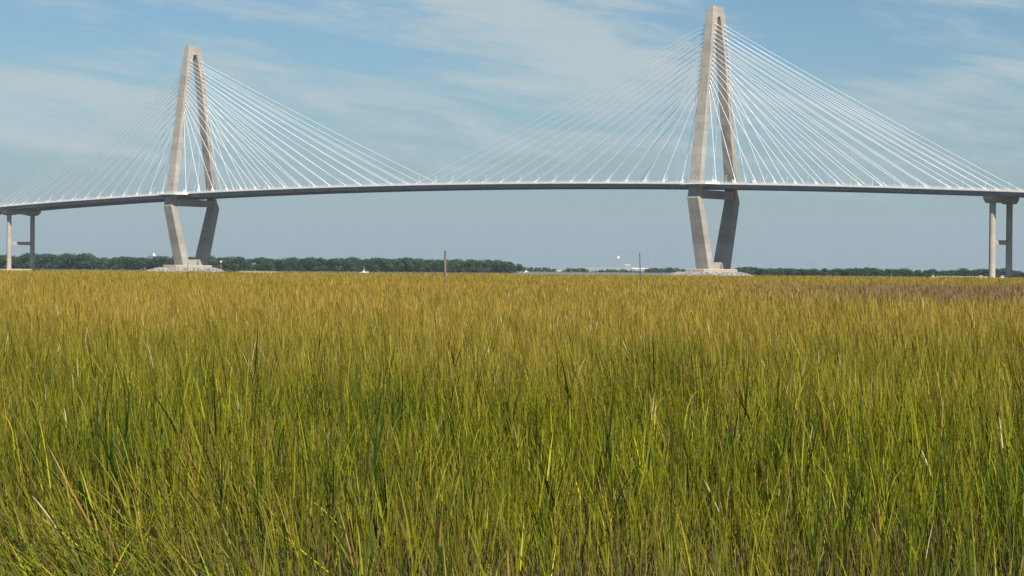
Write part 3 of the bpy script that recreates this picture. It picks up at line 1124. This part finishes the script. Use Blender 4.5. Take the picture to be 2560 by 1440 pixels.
class Blades:
    def __init__(self):
        self.V, self.C, self.T, self.n = [], [], [], 0

    def add(self, base, az, tilt, curve, length, width, spin, cb, ct, segs, wprof=0.55, mid=None):
        """tapered ribbons: base (N,3), heading az, tilt from the vertical, extra bend, colours at base and tip"""
        N = len(base)
        P = base.copy()
        dl = length / segs
        hd = np.stack([np.cos(az), np.sin(az), np.zeros(N)], 1)
        sd = np.stack([-np.sin(az), np.cos(az), np.zeros(N)], 1)
        cs, ss = np.cos(spin)[:, None], np.sin(spin)[:, None]
        rows = []
        cols = []
        for k in range(segs + 1):
            u = k / segs
            phi = tilt + curve * u * u
            t3 = hd * np.sin(phi)[:, None] + np.array([0, 0, 1.0]) * np.cos(phi)[:, None]
            nn = hd * np.cos(phi)[:, None] - np.array([0, 0, 1.0]) * np.sin(phi)[:, None]
            wd = sd * cs + nn * ss
            w = width * (0.75 + 0.25 * min(1, u * 4)) * (1 - u) ** wprof * 0.5
            c = cb + (ct - cb) * (u ** 1.3)
            if k < segs:
                rows.append(np.stack([P - wd * w[:, None], P + wd * w[:, None]], 1))
                cols.append(np.stack([c, c], 1))
            else:
                rows.append(P[:, None, :])
                cols.append(c[:, None, :])
            P = P + t3 * dl[:, None]
        V = np.concatenate(rows, 1)
        C = np.concatenate(cols, 1)
        m = V.shape[1]
        tri = []
        for k in range(segs - 1):
            a = 2 * k
            tri += [(a, a + 1, a + 3), (a, a + 3, a + 2)]
        a = 2 * (segs - 1)
        tri += [(a, a + 1, a + 2)]
        T = (np.arange(N)[:, None, None] * m + np.array(tri)[None]) + self.n
        self.V.append(V.reshape(-1, 3).astype(np.float32))
        self.C.append(C.reshape(-1, 3).astype(np.float32))
        self.T.append(T.reshape(-1, 3).astype(np.int32))
        self.n += N * m

    def build(self, name, mat):
        V = np.concatenate(self.V)
        C = np.concatenate(self.C)
        T = np.concatenate(self.T)
        me = bpy.data.meshes.new(name)
        me.vertices.add(len(V))
        me.vertices.foreach_set('co', V.ravel())
        me.loops.add(len(T) * 3)
        me.loops.foreach_set('vertex_index', T.ravel())
        me.polygons.add(len(T))
        me.polygons.foreach_set('loop_start', np.arange(0, len(T) * 3, 3, dtype=np.int32))
        at = me.attributes.new('hue', 'FLOAT_COLOR', 'POINT')
        C4 = np.ones((len(V), 4), np.float32)
        C4[:, :3] = np.clip(C, 0.002, 1)
        at.data.foreach_set('color', C4.ravel())
        me.materials.append(mat)
        me.update(calc_edges=True)
        o = bpy.data.objects.new(name, me)
        COL.objects.link(o)
        print('grass triangles', len(T))
        return o


def scatter(y0, y1, dens_fn):
    """plant positions over the wedge of marsh in front, thinner with distance"""
    out = []
    y = y0
    while y < y1:
        st = max(0.5, y * 0.03)
        ya, yb = y, min(y + st, y1)
        ym = (ya + yb) / 2
        hw = 0.27 * ym + 2.5
        n = rng.poisson(dens_fn(ym) * (yb - ya) * 2 * hw)
        out.append(np.stack([rng.uniform(-hw, hw, n), rng.uniform(ya, yb, n)], 1))
        y = yb
    return np.concatenate(out)


GREEN = np.array([0.104, 0.134, 0.004])
DEEP = np.array([0.030, 0.066, 0.006])
LIME = np.array([0.182, 0.188, 0.006])
GOLD = np.array([0.300, 0.207, 0.040])
STRAW = np.array([0.36, 0.26, 0.11])
RUST = np.array([0.26, 0.12, 0.03])
BROWN = np.array([0.07, 0.052, 0.030])
PALE = np.array([0.52, 0.45, 0.31])
DRY = np.array([0.17, 0.125, 0.072])


def lerp(a, b, k):
    return a + (b - a) * k[:, None]


B = Blades()


def plants(xy, nleaf, segs, wscale, near, leafw=0.0088, dark=False):
    x, y = xy[:, 0], xy[:, 1]
    N = len(x)
    # height of the stand
    h = 0.98 + 0.11 * F_H(x, y) + 0.05 * F_G3(x, y) + 0.08 * F_H2(x, y) + rng.normal(0, 0.13, N)
    lodged = smooth(-0.06, -0.19, x / y) * smooth(17, 10, y + 1.5 * F_H2(x, y))       # flattened grass, near left
    short = smooth(13.5, 9.5, y) * (1 - lodged)                                      # thinner, drier near edge
    h = h * (1 - 0.14 * lodged)
    clump = smooth(0.2, 1.0, F_C(x, y) + 0.5 * smooth(0, -.18, x / y) - .2) * smooth(42, 24, y)                          # taller, darker tussocks
    h = np.clip(h + 0.13 * clump, 0.45, 1.45)
    # colour of each plant: greener close by, more gold with distance and in patches
    gold = np.clip(0.07 + 0.68 * smooth(10, 62, y) + 0.10 * F_G(x, y) + 0.13 * F_G3(x, y) + 0.08 * F_G2(x, y) + rng.normal(0, 0.16, N), 0, 1)
    dead = smooth(0.085, 0.20, x / y + .03 * F_B(x, y) + .02 * F_G(x, y) + rng.normal(0, .025, N)) * smooth(80, 105, y) * smooth(250, 175, y) * 0.95
    lime = rng.random(N)[:, None]
    lime = lime - 0.38 * clump[:, None]
    gold = gold * (1 - .5 * clump)
    g = np.where(lime < .22, DEEP, np.where(lime < .72, GREEN, LIME)) * rng.uniform(.8, 1.2, N)[:, None]
    col = lerp(g, GOLD * rng.uniform(.8, 1.2, N)[:, None], gold)
    col = lerp(col, np.array([0.185, 0.125, 0.066]) * rng.uniform(.7, 1.3, N)[:, None], dead)
    if dark:
        col = DEEP * rng.uniform(.35, .8, N)[:, None]
        h = h + rng.uniform(.02, .28, N)
    az = rng.uniform(0, 2 * np.pi, N)
    tilt = np.abs(rng.normal(0.05, 0.09, N))
    # wind and lodging: flattened stems point up-left
    hx = np.cos(az) * np.sin(tilt) - 0.05 + 0.07 * F_X(x, y) - 0.80 * lodged * rng.uniform(.5, 1.5, N)
    hy = np.sin(az) * np.sin(tilt) + 0.05 * F_Y(x, y) + 0.10 * lodged
    az = np.arctan2(hy, hx)
    tilt = np.arcsin(np.clip(np.hypot(hx, hy), 0, .95))
    base = np.stack([x, y, np.full(N, G_Z - .02)], 1)
    sdir = np.stack([np.cos(az) * np.sin(tilt), np.sin(az) * np.sin(tilt), np.cos(tilt)], 1)
    # stem: brown foot, its colour darkened for the shade deep in the stand
    cb = lerp(BROWN * rng.uniform(.7, 1.4, N)[:, None], col, rng.uniform(.1, .6, N))
    bend = rng.uniform(0, .25, N)
    B.add(base, az, tilt, bend * .3, h * .92, (0.0085 * wscale) * rng.uniform(.8, 1.3, N), rng.uniform(0, np.pi, N),
          cb, col * 1.05, segs, 0.25)
    for i in range(nleaf):
        k = (i + rng.uniform(.2, 1.0, N)) / nleaf
        k = 0.30 + 0.64 * k
        lb = base + sdir * (h * k)[:, None]
        laz = np.where(rng.random(N) < .25, az, 0) + rng.uniform(0, 2 * np.pi, N)
        lean = np.abs(rng.normal(.15, .12, N)) + .05
        # the leaf follows the stem's lean and turns away from it
        vx = sdir[:, 0] * .9 + np.cos(laz) * np.sin(lean)
        vy = sdir[:, 1] * .9 + np.sin(laz) * np.sin(lean)
        la = np.arctan2(vy, vx)
        lt = np.arcsin(np.clip(np.hypot(vx, vy), 0, .97))
        ll = rng.uniform(.30, .58, N) * (1.05 - .3 * k) * np.clip(h, .6, 1.3)
        old = np.clip((0.55 - k) * 2.0 + rng.normal(0, .25, N), 0, 1)             # lower leaves are dead straw, with shade between stems painted into the colour
        cb_ = lerp(col, STRAW * rng.uniform(.3, .8, N)[:, None], old * (.85 if near else .5))
        tipk = np.clip(rng.normal(.38, .28, N), 0, 1) * (0.35 + 0.65 * smooth(11, 45, y))
        ct_ = lerp(cb_, GOLD * 1.08, tipk * (1 - .8 * dead))
        var = np.exp(rng.normal(-.04, .34 if near else .22, N))[:, None]
        cb_ = cb_ * var
        ct_ = ct_ * var
        rust = (rng.random(N) < .02)
        cb_[rust] = RUST
        ct_[rust] = STRAW
        curve = np.where(rng.random(N) < .14, rng.uniform(.5, 1.5, N), rng.uniform(-.05, .35, N))
        B.add(lb, la, lt, curve, ll, (leafw * wscale) * np.exp(np.clip(rng.normal(0, .42, N), -.9, .62)), rng.normal(0, .9, N), cb_, ct_, segs, .6)
    # pale seed spikes
    sel = rng.random(N) < (0 if dark else 0.0045 if near else 0.010)
    n = int(sel.sum())
    if n:
        top = base[sel] + sdir[sel] * (h[sel] * rng.uniform(.88, 1.05, n))[:, None]
        B.add(top, az[sel] + rng.normal(0, .5, n), tilt[sel] + np.abs(rng.normal(.15, .15, n)), rng.uniform(0, .4, n),
              rng.uniform(.16, .30, n), (0.010 * wscale ** .6) * rng.uniform(.7, 1.3, n), rng.uniform(0, np.pi, n),
              np.tile(PALE * .9, (n, 1)), np.tile(PALE, (n, 1)), segs, .35)


D1, D2 = 24.0, 70.0
WEXP = 0.66
dens0 = 125.0
xy = scatter(8.5, D1, lambda d: dens0 * 1.75)
thin = 0.50 + 0.20 * F_D(xy[:, 0], xy[:, 1]) + 0.34 * F_D2(xy[:, 0], xy[:, 1])
thin = thin + (0.72 - thin) * smooth(17, 24, xy[:, 1])
thin = thin * (0.10 + 0.90 * smooth(9.5, 19, xy[:, 1] + 1.2 * F_D(xy[:, 0], xy[:, 1] * .5)))
plants(xy[rng.random(len(xy)) < thin], 5, 4, 1.0, True, 0.0078)
# scattered darker, taller shoots with broad blades
xy = scatter(12.5, 45.0, lambda d: 3.4 * min(1, 16 / d))
plants(xy[F_C(xy[:, 0], xy[:, 1]) > -0.5], 6, 4, 1.1, True, 0.0098, True)
# dry leafless stems left standing in the thin front edge
xy = scatter(9.0, 20.0, lambda d: 210 if d < 16 else 90)
n = len(xy)
base = np.stack([xy[:, 0], xy[:, 1], np.full(n, G_Z - .02)], 1)
kk = rng.random(n)[:, None]
c = np.where(kk < .4, BROWN, np.where(kk < .75, DRY, STRAW * .75)) * rng.uniform(.6, 1.4, n)[:, None]
lod = smooth(-0.06, -0.19, xy[:, 0] / xy[:, 1])
B.add(base, np.where(rng.random(n) < .5, 2.9, rng.uniform(0, 6.28, n)), np.abs(rng.normal(.12, .14, n)) + .5 * lod * rng.random(n),
      rng.uniform(-.1, .3, n), rng.uniform(.25, .75, n), 0.0055 * rng.uniform(.7, 1.4, n), rng.uniform(0, np.pi, n), c, c * 1.1, 3, .25)
xy = scatter(D1, D2, lambda d: dens0 * 1.45 * (D1 / d) ** 1.5)
for a, b in ((D1, 34), (34, 50), (50, D2)):
    s_ = xy[(xy[:, 1] >= a) & (xy[:, 1] < b)]
    plants(s_, 4, 3, ((a + b) / 2 / D1) ** WEXP, False, 0.0080)
d70 = dens0 * 1.45 * (D1 / D2) ** 1.5
xy = scatter(D2, 520, lambda d: d70 * (D2 / d) ** 1.65)
edge = np.array([marsh_edge(v) for v in xy[:, 0]]) - 4
xy = xy[xy[:, 1] < edge]
edges = [D2, 95, 130, 180, 250, 350, 530]
for a, b in zip(edges, edges[1:]):
    s_ = xy[(xy[:, 1] >= a) & (xy[:, 1] < b)]
    plants(s_, 2, 2, ((a + b) / 2 / D1) ** WEXP * 1.1, False)

# thatch: fallen straw and low tangled leaves under the near stand
xy = scatter(6.0, 26.0, lambda d: 110 if d < 18 else 25)
n = len(xy)
base = np.stack([xy[:, 0], xy[:, 1], G_Z + rng.uniform(0, .22, n)], 1)
c = np.where(rng.random(n)[:, None] < .5, BROWN * 1.2, np.where(rng.random(n)[:, None] < .5, GREEN, STRAW * .8)) * rng.uniform(.5, 1.2, n)[:, None]
B.add(base, rng.uniform(0, 2 * np.pi, n), rng.uniform(.5, 1.45, n), rng.uniform(-.2, .5, n), rng.uniform(.18, .5, n),
      np.full(n, .010), rng.normal(0, .7, n), c, c * 1.1, 3, .5)
# lodged mat, near left
xy = scatter(6.0, 17.0, lambda d: 230)
keep = (smooth(-0.05, -0.2, xy[:, 0] / xy[:, 1]) * smooth(17, 11, xy[:, 1])) > rng.random(len(xy))
xy = xy[keep]
n = len(xy)
base = np.stack([xy[:, 0], xy[:, 1], G_Z + rng.uniform(.1, .6, n)], 1)
kk = rng.random(n)[:, None]
c = np.where(kk < .35, DEEP, np.where(kk < .82, GREEN, LIME)) * np.exp(rng.normal(-.1, .45, n))[:, None]
B.add(base, rng.normal(2.7, .9, n), rng.uniform(.6, 1.35, n), rng.uniform(0, .5, n), rng.uniform(.25, .6, n),
      np.full(n, .012), rng.normal(0, .7, n), c, lerp(c, GOLD, rng.uniform(0, .6, n)), 4, .6)
grass = B.build('grass', M_GRASS)
tag(grass, 'tall green to golden cordgrass filling the whole marsh', 'grass', None, 'stuff')

# ------------------------------------------------------------------ haze
mb = MB()
mb.box((0, 3400, 92), (14400, 7700, 190))
hz = mb.build('haze', [])
hm = bpy.data.materials.new('haze')
hm.use_nodes = True
ht = hm.node_tree
ht.nodes.clear()
pv = ht.nodes.new('ShaderNodeVolumePrincipled')
pv.inputs['Color'].default_value = (0.80, 0.88, 0.95, 1)
pv.inputs['Density'].default_value = 4e-5
pv.inputs['Anisotropy'].default_value = 0.0
ho = ht.nodes.new('ShaderNodeOutputMaterial')
ht.links.new(pv.outputs[0], ho.inputs['Volume'])
hz.data.materials.append(hm)
tag(hz, None, None, None, 'stuff')
